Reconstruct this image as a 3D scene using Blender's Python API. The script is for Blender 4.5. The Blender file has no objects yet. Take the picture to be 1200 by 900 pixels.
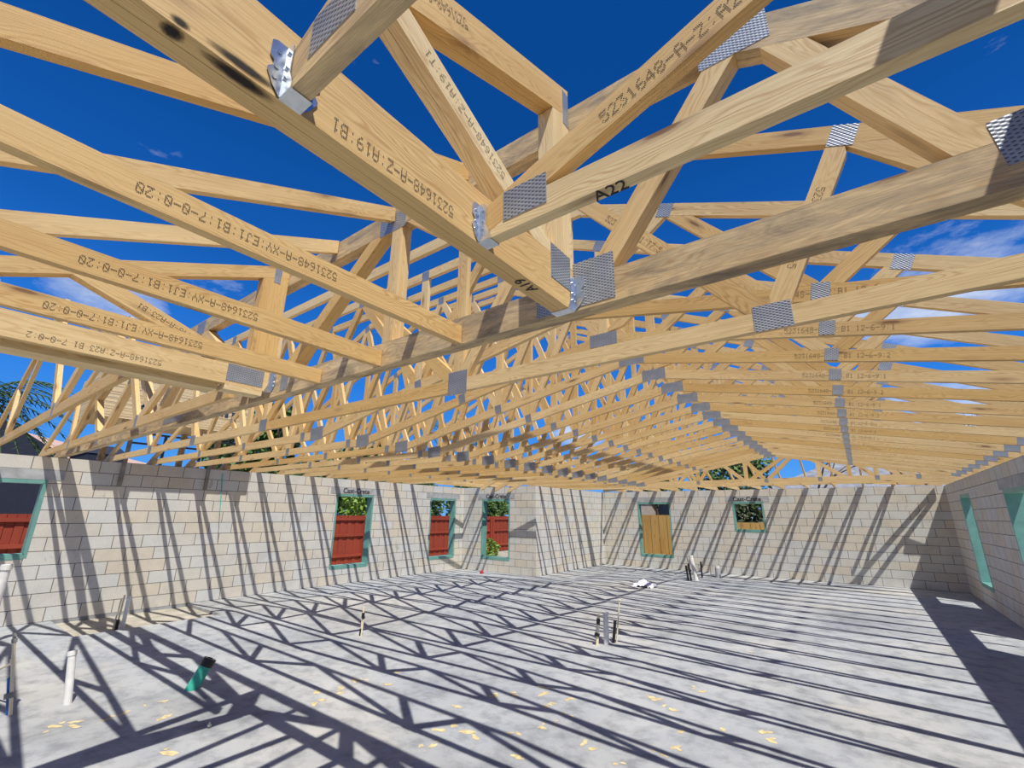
import bpy, bmesh, math, random
from mathutils import Vector, Matrix
random.seed(7)
S = bpy.context.scene
COL = S.collection

# ------------------------------------------------------------------ camera, sky, sun, exposure
F_PX, PITCH, ROLL, YAW, CAM_Z = 527.128, 0.281045, 0.011615, 0.641720, 1.65115
cd = bpy.data.cameras.new('camera'); cam = bpy.data.objects.new('camera', cd); COL.objects.link(cam)
cd.sensor_width = 36.0; cd.lens = 36.0*F_PX/1200.0; cd.clip_start = 0.02; cd.clip_end = 500
Fv = Vector((-math.sin(YAW)*math.cos(PITCH), math.cos(YAW)*math.cos(PITCH), math.sin(PITCH)))
Rv = Vector((math.cos(YAW), math.sin(YAW), 0)); Uv = Rv.cross(Fv)
R2 = Rv*math.cos(ROLL)+Uv*math.sin(ROLL); U2 = Uv*math.cos(ROLL)-Rv*math.sin(ROLL)
cam.matrix_world = Matrix(((R2.x, U2.x, -Fv.x, 0), (R2.y, U2.y, -Fv.y, 0), (R2.z, U2.z, -Fv.z, CAM_Z), (0, 0, 0, 1)))
S.camera = cam
S.view_settings.view_transform = 'Standard'; S.view_settings.look = 'None'
S.view_settings.exposure = 0.0; S.view_settings.gamma = 1.0; S.view_settings.use_curve_mapping = False

SUN_DIR = Vector((-0.445, 0.31, -1.0))
sd = bpy.data.lights.new('sun', 'SUN'); sun = bpy.data.objects.new('sun', sd); COL.objects.link(sun)
sd.energy = 5.3; sd.angle = math.radians(0.53); sd.color = (1.0, 0.965, 0.90)
sun.location = (8, -6, 20); sun.rotation_euler = SUN_DIR.to_track_quat('-Z', 'Y').to_euler()

SKY_STRENGTH = 1.0
w = bpy.data.worlds.new('sky'); S.world = w; w.use_nodes = True
nt = w.node_tree; nt.nodes.clear()
def N(t, **k):
    n = nt.nodes.new(t)
    for a, b in k.items(): setattr(n, a, b)
    return n
def ramp(n, stops):
    e = n.color_ramp.elements
    while len(e) > 1: e.remove(e[-1])
    e[0].position, e[0].color = stops[0][0], (*stops[0][1], 1)
    for p, c in stops[1:]:
        x = e.new(p); x.color = (*c, 1)
L = nt.links.new
tc = N('ShaderNodeTexCoord'); sp = N('ShaderNodeSeparateXYZ'); L(tc.outputs['Generated'], sp.inputs[0])
rp = N('ShaderNodeValToRGB'); L(sp.outputs['Z'], rp.inputs[0])
ramp(rp, [(0.0, (0.16, 0.44, 0.92)), (0.1, (0.07, 0.33, 0.90)), (0.25, (0.025, 0.21, 0.76)), (0.45, (0.008, 0.112, 0.47)), (0.7, (0.003, 0.066, 0.30)), (1.0, (0.003, 0.058, 0.27))])
mp = N('ShaderNodeMapping'); mp.inputs['Scale'].default_value = (1, 1, 2.6); mp.inputs['Location'].default_value = (3.1, 1.7, 0.35)
L(tc.outputs['Generated'], mp.inputs[0])
nz = N('ShaderNodeTexNoise'); nz.inputs['Scale'].default_value = 2.6; nz.inputs['Detail'].default_value = 9; nz.inputs['Roughness'].default_value = 0.62
L(mp.outputs[0], nz.inputs['Vector'])
def cloud(c, r):
    sc = N('ShaderNodeVectorMath', operation='MULTIPLY'); sc.inputs[1].default_value = (1, 1, 1.9); L(tc.outputs['Generated'], sc.inputs[0])
    d_ = N('ShaderNodeVectorMath', operation='DISTANCE'); L(sc.outputs[0], d_.inputs[0]); d_.inputs[1].default_value = (c[0], c[1], c[2]*1.9)
    m_ = N('ShaderNodeMapRange'); m_.interpolation_type = 'SMOOTHSTEP'; m_.inputs['From Min'].default_value = r; m_.inputs['From Max'].default_value = r*0.25; L(d_.outputs['Value'], m_.inputs['Value'])
    return m_.outputs[0]
acc = None
for c_, r_ in (((-0.93, 0.13, 0.345), 0.17), ((-0.885, 0.27, 0.385), 0.12), ((0.20, 0.89, 0.385), 0.26), ((0.10, 0.93, 0.33), 0.2), ((-0.332, 0.694, 0.639), 0.05), ((-0.47, 0.86, 0.16), 0.12), ((0.12, 0.97, 0.17), 0.2), ((0.25, -0.9, 0.35), 0.4)):
    o_ = cloud(c_, r_)
    if acc is None: acc = o_
    else:
        mm = N('ShaderNodeMath', operation='MAXIMUM'); L(acc, mm.inputs[0]); L(o_, mm.inputs[1]); acc = mm.outputs[0]
ma = N('ShaderNodeMath', operation='MULTIPLY_ADD'); L(acc, ma.inputs[0]); ma.inputs[1].default_value = 0.30; L(nz.outputs['Fac'], ma.inputs[2])
mu = N('ShaderNodeValToRGB'); ramp(mu, [(0.70, (0, 0, 0)), (0.90, (0.95, 0.95, 0.95))]); L(ma.outputs[0], mu.inputs[0])
mx = N('ShaderNodeMixRGB'); L(mu.outputs[0], mx.inputs[0]); L(rp.outputs[0], mx.inputs[1]); mx.inputs[2].default_value = (0.72, 0.80, 0.93, 1)
bg = N('ShaderNodeBackground'); L(mx.outputs[0], bg.inputs[0]); bg.inputs[1].default_value = SKY_STRENGTH
wo = N('ShaderNodeOutputWorld'); L(bg.outputs[0], wo.inputs[0])

# ------------------------------------------------------------------ constants of the place
H = 2.44; XL, X2, XR, Y1, Y2 = -10.20, -7.41, 1.79, 11.117, 15.48; T = 0.2
YF = -0.65; P = 0.435; HEEL = 2.535

# ------------------------------------------------------------------ helpers
def tag(o, label=None, cat=None, group=None, kind=None):
    if label: o['label'] = label
    if cat: o['category'] = cat
    if group: o['group'] = group
    if kind: o['kind'] = kind
    return o
def link(name, me, mat=None, parent=None, loc=(0, 0, 0), rot=(0, 0, 0)):
    o = bpy.data.objects.new(name, me); COL.objects.link(o)
    if mat and len(me.materials) == 0: me.materials.append(mat)
    if parent: o.parent = parent
    o.location = loc; o.rotation_euler = rot
    return o
def bm_obj(name, bm, mat, parent=None, loc=(0, 0, 0), rot=(0, 0, 0), smooth=False):
    bmesh.ops.recalc_face_normals(bm, faces=bm.faces[:])
    me = bpy.data.meshes.new(name); bm.to_mesh(me); bm.free()
    if smooth:
        for p in me.polygons: p.use_smooth = True
    return link(name, me, mat, parent, loc, rot)
def empty(name, loc, rz=0):
    o = bpy.data.objects.new(name, None); COL.objects.link(o); o.location = loc; o.rotation_euler = (0, 0, rz); o.empty_display_size = 0.2
    return o
def box(bm, a, b):
    vs = [bm.verts.new((x, y, z)) for x in (a[0], b[0]) for y in (a[1], b[1]) for z in (a[2], b[2])]
    for f in ((0, 1, 3, 2), (4, 6, 7, 5), (0, 4, 5, 1), (2, 3, 7, 6), (0, 2, 6, 4), (1, 5, 7, 3)): bm.faces.new([vs[i] for i in f])
def tube(bm, p0, p1, r0, r1=None, n=14, cap=True):
    p0, p1 = Vector(p0), Vector(p1); r1 = r0 if r1 is None else r1
    d = (p1-p0).normalized(); a = d.orthogonal().normalized(); b = d.cross(a)
    ra = [bm.verts.new(p0+(a*math.cos(t)+b*math.sin(t))*r0) for t in [2*math.pi*i/n for i in range(n)]]
    rb = [bm.verts.new(p1+(a*math.cos(t)+b*math.sin(t))*r1) for t in [2*math.pi*i/n for i in range(n)]]
    for i in range(n): bm.faces.new((ra[i], ra[(i+1) % n], rb[(i+1) % n], rb[i]))
    if cap: bm.faces.new(ra); bm.faces.new(rb)
def prism(bm, pts, v0, v1):
    a = [bm.verts.new((p[0], v0, p[1])) for p in pts]; b = [bm.verts.new((p[0], v1, p[1])) for p in pts]
    n = len(pts); bm.faces.new(a); bm.faces.new(b)
    for i in range(n): bm.faces.new((a[i], a[(i+1) % n], b[(i+1) % n], b[i]))
def copy_tree(o, parent=None):
    c = o.copy(); COL.objects.link(c); c.parent = parent
    for ch in list(o.children): copy_tree(ch, c)
    return c

# ------------------------------------------------------------------ materials
def mat(name, build, rough=0.7, metal=0.0, bump=None):
    m = bpy.data.materials.new(name); m.use_nodes = True
    t = m.node_tree; b = t.nodes['Principled BSDF']
    b.inputs['Roughness'].default_value = rough; b.inputs['Metallic'].default_value = metal
    build(t, b)
    return m
def node(t, ty, **k):
    n = t.nodes.new(ty)
    for a, b in k.items(): setattr(n, a, b)
    return n
def objco(t, scale=(1, 1, 1), rnd=True):
    tc = node(t, 'ShaderNodeTexCoord'); mp = node(t, 'ShaderNodeMapping'); mp.inputs['Scale'].default_value = scale
    t.links.new(tc.outputs['Object'], mp.inputs[0])
    oi = node(t, 'ShaderNodeObjectInfo')
    if rnd:
        ml = node(t, 'ShaderNodeMath', operation='MULTIPLY'); ml.inputs[1].default_value = 61.7
        t.links.new(oi.outputs['Random'], ml.inputs[0]); t.links.new(ml.outputs[0], mp.inputs['Location'])
    return mp.outputs[0], oi.outputs['Random'], tc.outputs['Object']
def noise(t, vec, sc, det=4, rough=0.55, dist=0.0):
    n = node(t, 'ShaderNodeTexNoise'); n.inputs['Scale'].default_value = sc; n.inputs['Detail'].default_value = det
    n.inputs['Roughness'].default_value = rough; n.inputs['Distortion'].default_value = dist
    t.links.new(vec, n.inputs['Vector']); return n.outputs['Fac']
def cramp(t, fac, stops):
    r = node(t, 'ShaderNodeValToRGB'); ramp(r, stops); t.links.new(fac, r.inputs[0]); return r.outputs[0]
def mathn(t, op, x, y):
    m = node(t, 'ShaderNodeMath', operation=op)
    for i, v in ((0, x), (1, y)):
        if isinstance(v, (int, float)): m.inputs[i].default_value = v
        else: t.links.new(v, m.inputs[i])
    return m.outputs[0]
def cramp1(t, fac, lo, hi):
    return cramp(t, fac, [(lo, (0.15, 0.15, 0.15)), (hi, (1, 1, 1))])
def mix(t, fac, a, b, mode='MIX'):
    m = node(t, 'ShaderNodeMixRGB', blend_type=mode)
    for i, v in ((0, fac), (1, a), (2, b)):
        if isinstance(v, (int, float)): m.inputs[i].default_value = v
        elif isinstance(v, tuple): m.inputs[i].default_value = (*v, 1)
        else: t.links.new(v, m.inputs[i])
    return m.outputs[0]
def bumpit(t, b, h, strength=0.3, dist=0.004):
    bp = node(t, 'ShaderNodeBump'); bp.inputs['Strength'].default_value = strength; bp.inputs['Distance'].default_value = dist
    t.links.new(h, bp.inputs['Height']); t.links.new(bp.outputs[0], b.inputs['Normal'])
def wood_build(c_lo, c_hi, weather=0.0):
    def f(t, b):
        ml = lambda op, x, y: mathn(t, op, x, y)
        v, rnd, _ = objco(t, (1, 1, 1))
        vw, _, _ = objco(t, (0.9, 5.0, 5.0)); wob = noise(t, vw, 1.3, 3, 0.5)
        s_ = node(t, 'ShaderNodeSeparateXYZ'); t.links.new(v, s_.inputs[0])
        # growth rings: distance from a pith line off to one side, wobbling along the length
        r2 = ml('ADD', ml('MULTIPLY', s_.outputs['Y'], 2.2), ml('MULTIPLY', s_.outputs['Z'], 1.0))
        ph = ml('ADD', ml('MULTIPLY', r2, 78.0), ml('MULTIPLY', wob, 34.0))
        ring = ml('POWER', ml('ADD', ml('MULTIPLY', ml('SINE', ml('MULTIPLY', ph, 2*math.pi*0.85), 0.0), 0.5), 0.5), 2.2)
        vb, _, _ = objco(t, (0.5, 9, 9)); patch = noise(t, vb, 2.0, 3, 0.5)
        ramt = ml('MULTIPLY', ring, cramp1(t, patch, 0.35, 0.70))
        v2, _, _ = objco(t, (1.2, 60, 60)); g2 = noise(t, v2, 2.2, 4, 0.7, 0.3)
        base = mix(t, rnd, c_lo, c_hi)
        c = mix(t, ml('MULTIPLY', ramt, 0.62), base, mix(t, 1.0, base, (0.62, 0.43, 0.26), 'MULTIPLY'))
        c = mix(t, 0.75, c, cramp(t, g2, [(0.3, (0.80, 0.76, 0.68)), (0.6, (1, 1, 1))]), 'MULTIPLY')
        vp, _, _ = objco(t, (0.7, 2.5, 2.5)); c = mix(t, 0.8, c, cramp(t, noise(t, vp, 1.6, 3), [(0.3, (0.84, 0.78, 0.70)), (0.55, (1, 1, 1))]), 'MULTIPLY')
        # knots
        v3, _, _ = objco(t, (1.7, 8.0, 8.0)); vo = node(t, 'ShaderNodeTexVoronoi'); vo.inputs['Scale'].default_value = 1.0
        t.links.new(v3, vo.inputs['Vector'])
        k = cramp(t, vo.outputs['Distance'], [(0.0, (1, 1, 1)), (0.06, (0.9, 0.9, 0.9)), (0.085, (0.45, 0.45, 0.45)), (0.19, (0, 0, 0))])
        c = mix(t, k, c, (0.22, 0.10, 0.04))
        if weather:
            v4, _, _ = objco(t, (1.1, 5.5, 5.5)); st = noise(t, v4, 2.6, 8, 0.72, 0.7)
            m = cramp(t, st, [(0.40, (0, 0, 0)), (0.68, (weather, weather, weather))])
            c = mix(t, m, c, (0.20, 0.155, 0.115))
        t.links.new(c, b.inputs['Base Color'])
        bumpit(t, b, g2, 0.25, 0.003)
    return f
WOOD = mat('pine_lumber', wood_build((0.77, 0.50, 0.18), (0.90, 0.68, 0.35)), 0.65)
WOODG = mat('weathered_pine_lumber', wood_build((0.76, 0.56, 0.29), (0.82, 0.63, 0.35), 0.9), 0.75)
WOODL = mat('pale_pine_lumber', wood_build((0.90, 0.70, 0.37), (0.93, 0.76, 0.45)), 0.65)
def flat(name, c, rough=0.6, metal=0.0, var=0.12, sc=12):
    def f(t, b):
        v, r, _ = objco(t)
        n = noise(t, v, sc, 4)
        lo = tuple(x*(1-var) for x in c); hi = tuple(min(1, x*(1+var)) for x in c)
        t.links.new(cramp(t, n, [(0.3, lo), (0.7, hi)]), b.inputs['Base Color'])
    return mat(name, f, rough, metal)
def plate_build(t, b):
    _, r, oc = objco(t)
    s = node(t, 'ShaderNodeSeparateXYZ'); t.links.new(oc, s.inputs[0])
    def wave(o, f, ph=0.0):
        a = node(t, 'ShaderNodeMath', operation='MULTIPLY_ADD'); a.inputs[1].default_value = f*2*math.pi; a.inputs[2].default_value = ph
        t.links.new(o, a.inputs[0]); q = node(t, 'ShaderNodeMath', operation='SINE'); t.links.new(a.outputs[0], q.inputs[0]); return q.outputs[0]
    wx = wave(s.outputs['X'], 1/0.0245); wz = wave(s.outputs['Z'], 1/0.0125)
    ml = node(t, 'ShaderNodeMath', operation='MULTIPLY'); t.links.new(wx, ml.inputs[0]); t.links.new(wz, ml.inputs[1])
    slot = cramp(t, ml.outputs[0], [(0.30, (0, 0, 0)), (0.55, (1, 1, 1))])
    n = noise(t, oc, 9, 3)
    base = cramp(t, n, [(0.3, (0.34, 0.36, 0.385)), (0.7, (0.48, 0.505, 0.53))])
    t.links.new(mix(t, slot, base, (0.15, 0.16, 0.18)), b.inputs['Base Color'])
    inv = node(t, 'ShaderNodeMath', operation='SUBTRACT'); inv.inputs[0].default_value = 1.0; t.links.new(ml.outputs[0], inv.inputs[1])
    bumpit(t, b, inv.outputs[0], 0.35, 0.002)
PLATE = mat('toothed_galvanised_steel', plate_build, 0.5, 0.55)
def galv_build(t, b):
    v, r, _ = objco(t); n = noise(t, v, 26, 3)
    t.links.new(cramp(t, n, [(0.3, (0.55, 0.60, 0.64)), (0.7, (0.80, 0.84, 0.88))]), b.inputs['Base Color'])
GALV = mat('galvanised_steel', galv_build, 0.28, 0.9)
INK = flat('black_ink', (0.05, 0.045, 0.04), 0.9)
INKF = flat('faded_ink', (0.075, 0.06, 0.045), 0.9)
def block_build(axis):
    def f(t, b):
        _, r, oc = objco(t)
        s = node(t, 'ShaderNodeSeparateXYZ'); t.links.new(oc, s.inputs[0])
        cb = node(t, 'ShaderNodeCombineXYZ'); t.links.new(s.outputs[axis], cb.inputs[0]); t.links.new(s.outputs['Z'], cb.inputs[1])
        br = node(t, 'ShaderNodeTexBrick'); br.offset = 0.5; br.offset_frequency = 2
        br.inputs['Scale'].default_value = 1; br.inputs['Brick Width'].default_value = 0.4064; br.inputs['Row Height'].default_value = 0.20333
        br.inputs['Mortar Size'].default_value = 0.0062; br.inputs['Mortar Smooth'].default_value = 0.25; br.inputs['Bias'].default_value = -0.15
        br.inputs['Color1'].default_value = (0.66, 0.66, 0.62, 1); br.inputs['Color2'].default_value = (0.70, 0.615, 0.475, 1); br.inputs['Mortar'].default_value = (0.19, 0.18, 0.165, 1)
        t.links.new(cb.outputs[0], br.inputs['Vector'])
        n1 = noise(t, oc, 2.3, 6, 0.65); n2 = noise(t, oc, 60, 3, 0.7)
        c = mix(t, 1.0, br.outputs['Color'], cramp(t, n1, [(0.3, (0.86, 0.86, 0.86)), (0.55, (1, 1, 1))]), 'MULTIPLY')
        c = mix(t, 1.0, c, cramp(t, n2, [(0.3, (0.86, 0.86, 0.86)), (0.6, (1.0, 1.0, 1.0))]), 'MULTIPLY')
        # mortar smears and scuffs
        mpx = node(t, 'ShaderNodeMapping'); mpx.inputs['Scale'].default_value = (2.2, 2.2, 0.9); mpx.inputs['Rotation'].default_value = (0.3, 0.3, 0.5); t.links.new(oc, mpx.inputs[0])
        sm = cramp(t, noise(t, mpx.outputs[0], 3.2, 6, 0.6, 0.8), [(0.64, (0, 0, 0)), (0.70, (0.55, 0.55, 0.55))])
        c = mix(t, sm, c, (0.36, 0.35, 0.31))
        t.links.new(c, b.inputs['Base Color'])
        iv = node(t, 'ShaderNodeMath', operation='SUBTRACT'); iv.inputs[0].default_value = 1.0; t.links.new(br.outputs['Fac'], iv.inputs[1])
        ad = node(t, 'ShaderNodeMath', operation='MULTIPLY_ADD'); t.links.new(n2, ad.inputs[0]); ad.inputs[1].default_value = 0.25; t.links.new(iv.outputs[0], ad.inputs[2])
        bumpit(t, b, ad.outputs[0], 0.5, 0.006)
    return f
BLOCK_Y = mat('concrete_block_along_y', block_build('Y'), 0.9)
BLOCK_X = mat('concrete_block_along_x', block_build('X'), 0.9)
def floor_build(t, b):
    _, r, oc = objco(t)
    n1 = noise(t, oc, 0.55, 8, 0.62, 0.4); n2 = noise(t, oc, 5.0, 6, 0.65); n3 = noise(t, oc, 70, 2)
    c = cramp(t, n1, [(0.32, (0.27, 0.29, 0.315)), (0.48, (0.375, 0.392, 0.41)), (0.66, (0.47, 0.475, 0.465))])
    c = mix(t, 1.0, c, cramp(t, n2, [(0.34, (0.66, 0.67, 0.69)), (0.54, (1, 1, 1))]), 'MULTIPLY')
    c = mix(t, 0.5, c, cramp(t, n3, [(0.3, (0.85, 0.85, 0.85)), (0.6, (1, 1, 1))]), 'MULTIPLY')
    mpx = node(t, 'ShaderNodeMapping'); mpx.inputs['Scale'].default_value = (0.5, 2.2, 1); mpx.inputs['Rotation'].default_value = (0, 0, 0.7); t.links.new(oc, mpx.inputs[0])
    tr = cramp(t, noise(t, mpx.outputs[0], 2.4, 5, 0.6), [(0.60, (0, 0, 0)), (0.72, (0.5, 0.5, 0.5))])
    c = mix(t, tr, c, (0.49, 0.47, 0.42))
    warm = cramp(t, noise(t, oc, 0.33, 4, 0.55), [(0.46, (0, 0, 0)), (0.66, (0.75, 0.75, 0.75))])
    c = mix(t, warm, c, mix(t, 1.0, c, (1.06, 0.99, 0.86), 'MULTIPLY'))
    t.links.new(c, b.inputs['Base Color']); bumpit(t, b, n2, 0.15, 0.004)
FLOOR = mat('concrete_slab', floor_build, 0.85)
GREEN = flat('green_waterproofing', (0.16, 0.36, 0.31), 0.45, 0, 0.15, 5)
LINTEL = flat('cast_concrete', (0.40, 0.41, 0.41), 0.9, 0, 0.2, 8)
PVC = flat('white_pvc', (0.78, 0.77, 0.72), 0.4)
CPVC = flat('cream_pipe', (0.80, 0.70, 0.48), 0.4)
BLUE = flat('blue_tape', (0.012, 0.11, 0.42), 0.4)
TEAL = flat('green_drain_pipe', (0.05, 0.42, 0.30), 0.35)
BLACK = flat('black_tape', (0.012, 0.012, 0.013), 0.4)
STRAP = flat('dull_steel_strap', (0.30, 0.29, 0.27), 0.6, 0.4)
SPILL = flat('yellow_spill', (0.62, 0.50, 0.26), 0.85, 0, 0.3, 22)
RED = flat('red_plastic', (0.55, 0.03, 0.04), 0.4)
PAPER = flat('white_wrapper', (0.80, 0.80, 0.86), 0.6)
REDW = mat('red_stained_fence', wood_build((0.33, 0.050, 0.022), (0.40, 0.065, 0.030)), 0.75)
YELW = mat('yellow_fence_board', wood_build((0.60, 0.36, 0.10), (0.68, 0.43, 0.14)), 0.7)
BARK = flat('bark', (0.16, 0.115, 0.075), 0.95, 0, 0.35, 9)
def leaf_mat(name, a, b2):
    def f(t, b):
        v, r, oc = objco(t); n = noise(t, oc, 3.1, 3)
        t.links.new(cramp(t, n, [(0.35, a), (0.65, b2)]), b.inputs['Base Color'])
    return mat(name, f, 0.6)
LEAF = leaf_mat('broad_leaves', (0.03, 0.075, 0.012), (0.12, 0.21, 0.03))
LEAFD = leaf_mat('dark_leaves', (0.012, 0.028, 0.006), (0.05, 0.085, 0.018))
LEAFB = leaf_mat('bright_leaves', (0.10, 0.20, 0.02), (0.26, 0.40, 0.06))
PALM = leaf_mat('palm_leaves', (0.035, 0.07, 0.02), (0.09, 0.15, 0.045))
def ply_build(t, b):
    _, r, oc = objco(t); s = node(t, 'ShaderNodeSeparateXYZ'); t.links.new(oc, s.inputs[0])
    mpx = node(t, 'ShaderNodeMapping'); mpx.inputs['Scale'].default_value = (0.4, 0.6, 60); t.links.new(oc, mpx.inputs[0])
    n = noise(t, mpx.outputs[0], 1.0, 5, 0.7)
    c = cramp(t, n, [(0.30, (0.42, 0.29, 0.14)), (0.42, (0.72, 0.56, 0.32)), (0.7, (0.80, 0.65, 0.40))])
    t.links.new(c, b.inputs['Base Color'])
PLY = mat('stacked_plywood_edges', ply_build, 0.8)

# ------------------------------------------------------------------ the room shell
def wall(name, axis, pos, u0, u1, out, holes, m):
    """axis 'Y': the wall runs along Y with its inner face at x=pos; out = +-1, the side its thickness grows to."""
    us = sorted({u0, u1, *[h[0] for h in holes], *[h[1] for h in holes]}); us = [u for u in us if u0 <= u <= u1]
    zs = sorted({0.0, H, *[h[2] for h in holes], *[h[3] for h in holes]})
    bm = bmesh.new()
    for i in range(len(us)-1):
        for j in range(len(zs)-1):
            um, zm = (us[i]+us[i+1])/2, (zs[j]+zs[j+1])/2
            if any(h[0] < um < h[1] and h[2] < zm < h[3] for h in holes): continue
            if axis == 'Y': box(bm, (pos, us[i], zs[j]), (pos+out*T, us[i+1], zs[j+1]))
            else: box(bm, (us[i], pos, zs[j]), (us[i+1], pos+out*T, zs[j+1]))
    bmesh.ops.remove_doubles(bm, verts=bm.verts[:], dist=1e-5)
    # drop the doubled faces between neighbouring cells
    seen = {}
    for f in bm.faces[:]:
        k = tuple(sorted(v.index for v in f.verts)); 
    bm.verts.index_update(); dd = {}
    for f in bm.faces: dd.setdefault(tuple(sorted(v.index for v in f.verts)), []).append(f)
    bmesh.ops.delete(bm, geom=[f for fs in dd.values() if len(fs) > 1 for f in fs], context='FACES')
    return tag(bm_obj(name, bm, m), kind='structure')
W1 = (0.05, 1.42, 0.98, 2.034); W2 = (6.58, 7.60, 0.4066, 2.034); W3 = (9.70, 10.72, 0.4066, 2.034)
W4 = (-9.38, -8.36, 0.4066, 2.034); W5 = (-6.07, -5.02, 0.4066, 2.034); W6 = (-3.06, -2.28, 1.27, 2.034)
W7 = (12.70, 13.72, 0.4066, 2.10); W8 = (8.55, 9.98, 0.4066, 2.034)
wall('wall_left', 'Y', XL, -2.6, Y1, -1, [W1, W2, W3], BLOCK_Y)
wall('wall_recess', 'X', Y1, XL-T, X2, 1, [W4], BLOCK_X)
wall('wall_step', 'Y', X2, Y1+T, Y2, -1, [], BLOCK_Y)
wall('wall_back', 'X', Y2, X2-T, XR+T, 1, [W5, W6], BLOCK_X)
wall('wall_right', 'Y', XR, -2.6, Y2, 1, [W7, W8, (4.1, 5.2, 0.4066, 2.034)], BLOCK_Y)
wall('wall_front', 'X', -2.6, XL-T, XR+T, -1, [(-4.2, -0.4, 0.0, H)], BLOCK_X)

# floor: a slab with a sunken shower pan beside the left wall
bm = bmesh.new(); PX0, PX1, PY0, PY1 = XL, -8.74, 1.92, 3.74
xs = [XL-T, PX0, PX1, XR+T]; ys = [-2.8, PY0, PY1, Y2+T]
for i in range(3):
    for j in range(3):
        if i == 1 and j == 1: continue
        box(bm, (xs[i], ys[j], -0.2), (xs[i+1], ys[j+1], 0.0))
tag(bm_obj('floor', bm, FLOOR), kind='structure')
bm = bmesh.new(); box(bm, (PX0, PY0, -0.2), (PX1, PY1, -0.05)); tag(bm_obj('floor', bm, flat('sandy_pan', (0.40, 0.37, 0.30), 0.95, 0, 0.25, 4)), kind='structure')
bm = bmesh.new()
for (a, b_, c, d) in ((-80, XL-T, -60, 90), (XR+T, 70, -60, 90), (XL-T, XR+T, Y2+T, 90), (XL-T, XR+T, -60, -2.8)):
    vs = [bm.verts.new(p) for p in ((a, c, -0.12), (b_, c, -0.12), (b_, d, -0.12), (a, d, -0.12))]; bm.faces.new(vs)
def ground_build(t, b):
    _, r, oc = objco(t); n = noise(t, oc, 1.2, 6, 0.7)
    t.links.new(cramp(t, n, [(0.3, (0.30, 0.26, 0.19)), (0.5, (0.42, 0.39, 0.32)), (0.7, (0.16, 0.20, 0.07))]), b.inputs['Base Color'])
tag(bm_obj('ground', bm, mat('dirt_yard', ground_build, 0.95)), kind='structure')

def lettering(text, size, name='lettering', m=None, parent=None, loc=(0, 0, 0), rot=(0, 0, 0), extrude=0.0):
    cu = bpy.data.curves.new(name, 'FONT'); cu.body = text; cu.size = size; cu.extrude = 0.0008; cu.offset = 0.004 if size > 0.1 else 0.0; cu.align_x = 'CENTER'; cu.align_y = 'CENTER'
    tmp = bpy.data.objects.new('tmp', cu); COL.objects.link(tmp)
    dg = bpy.context.evaluated_depsgraph_get(); me = bpy.data.meshes.new_from_object(tmp.evaluated_get(dg))
    bpy.data.objects.remove(tmp); me.materials.clear()
    return link(name, me, m, parent, loc, rot)

def window(n, axis, pos, out, h, lint=True, text=False):
    u0, u1, z0, z1 = h; c = (u0+u1)/2
    e = empty('window_%d' % n, (pos, c, z0) if axis == 'Y' else (c, pos, z0)); tag(e, kind='structure')
    org = Vector(e.location)
    def bx(bm, ua, ub, za, zb, da, db):
        a = (pos+out*da, ua, za) if axis == 'Y' else (ua, pos+out*da, za); b_ = (pos+out*db, ub, zb) if axis == 'Y' else (ub, pos+out*db, zb)
        lo = Vector([min(a[i], b_[i]) for i in range(3)])-org; hi = Vector([max(a[i], b_[i]) for i in range(3)])-org
        box(bm, lo, hi)
    g = 0.012
    bm = bmesh.new()   # painted membrane lining the opening and lapping onto the wall face
    bx(bm, u0, u0+g, z0, z1, -0.004, T); bx(bm, u1-g, u1, z0, z1, -0.004, T)
    bx(bm, u0, u1, z1-g, z1, -0.004, T); bx(bm, u0, u1, z0, z0+g, -0.004, T)
    r = 0.05
    bx(bm, u0-r*0.7, u0, z0-r, z1+r, -0.004, 0); bx(bm, u1, u1+r*0.7, z0-r, z1+r, -0.004, 0); bx(bm, u0, u1, z1, z1+r, -0.004, 0); bx(bm, u0, u1, z0-0.07, z0, -0.004, 0)
    o = bm_obj('membrane_lining', bm, GREEN, e)
    if lint:
        bm = bmesh.new(); bx(bm, u0-0.21, u1+0.21, z1+r, 2.2365, -0.006, 0.01); lt = bm_obj('lintel', bm, LINTEL, e)
        if text:
            p = Vector((pos-out*0.0075, c, 2.155) if axis == 'Y' else (c, pos-out*0.0075, 2.155))-org
            rz = math.pi/2 if axis == 'Y' else 0
            lettering('Cast-Crete', 0.17, 'lettering', INK, lt, p, (math.pi/2, 0, rz))
    return e
window(1, 'Y', XL, -1, W1); window(2, 'Y', XL, -1, W2, True, True); window(3, 'Y', XL, -1, W3)
window(4, 'X', Y1, 1, W4, True, True); window(5, 'X', Y2, 1, W5); window(6, 'X', Y2, 1, W6, True, True)
window(7, 'Y', XR, 1, W7, False); window(8, 'Y', XR, 1, W8)

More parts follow.
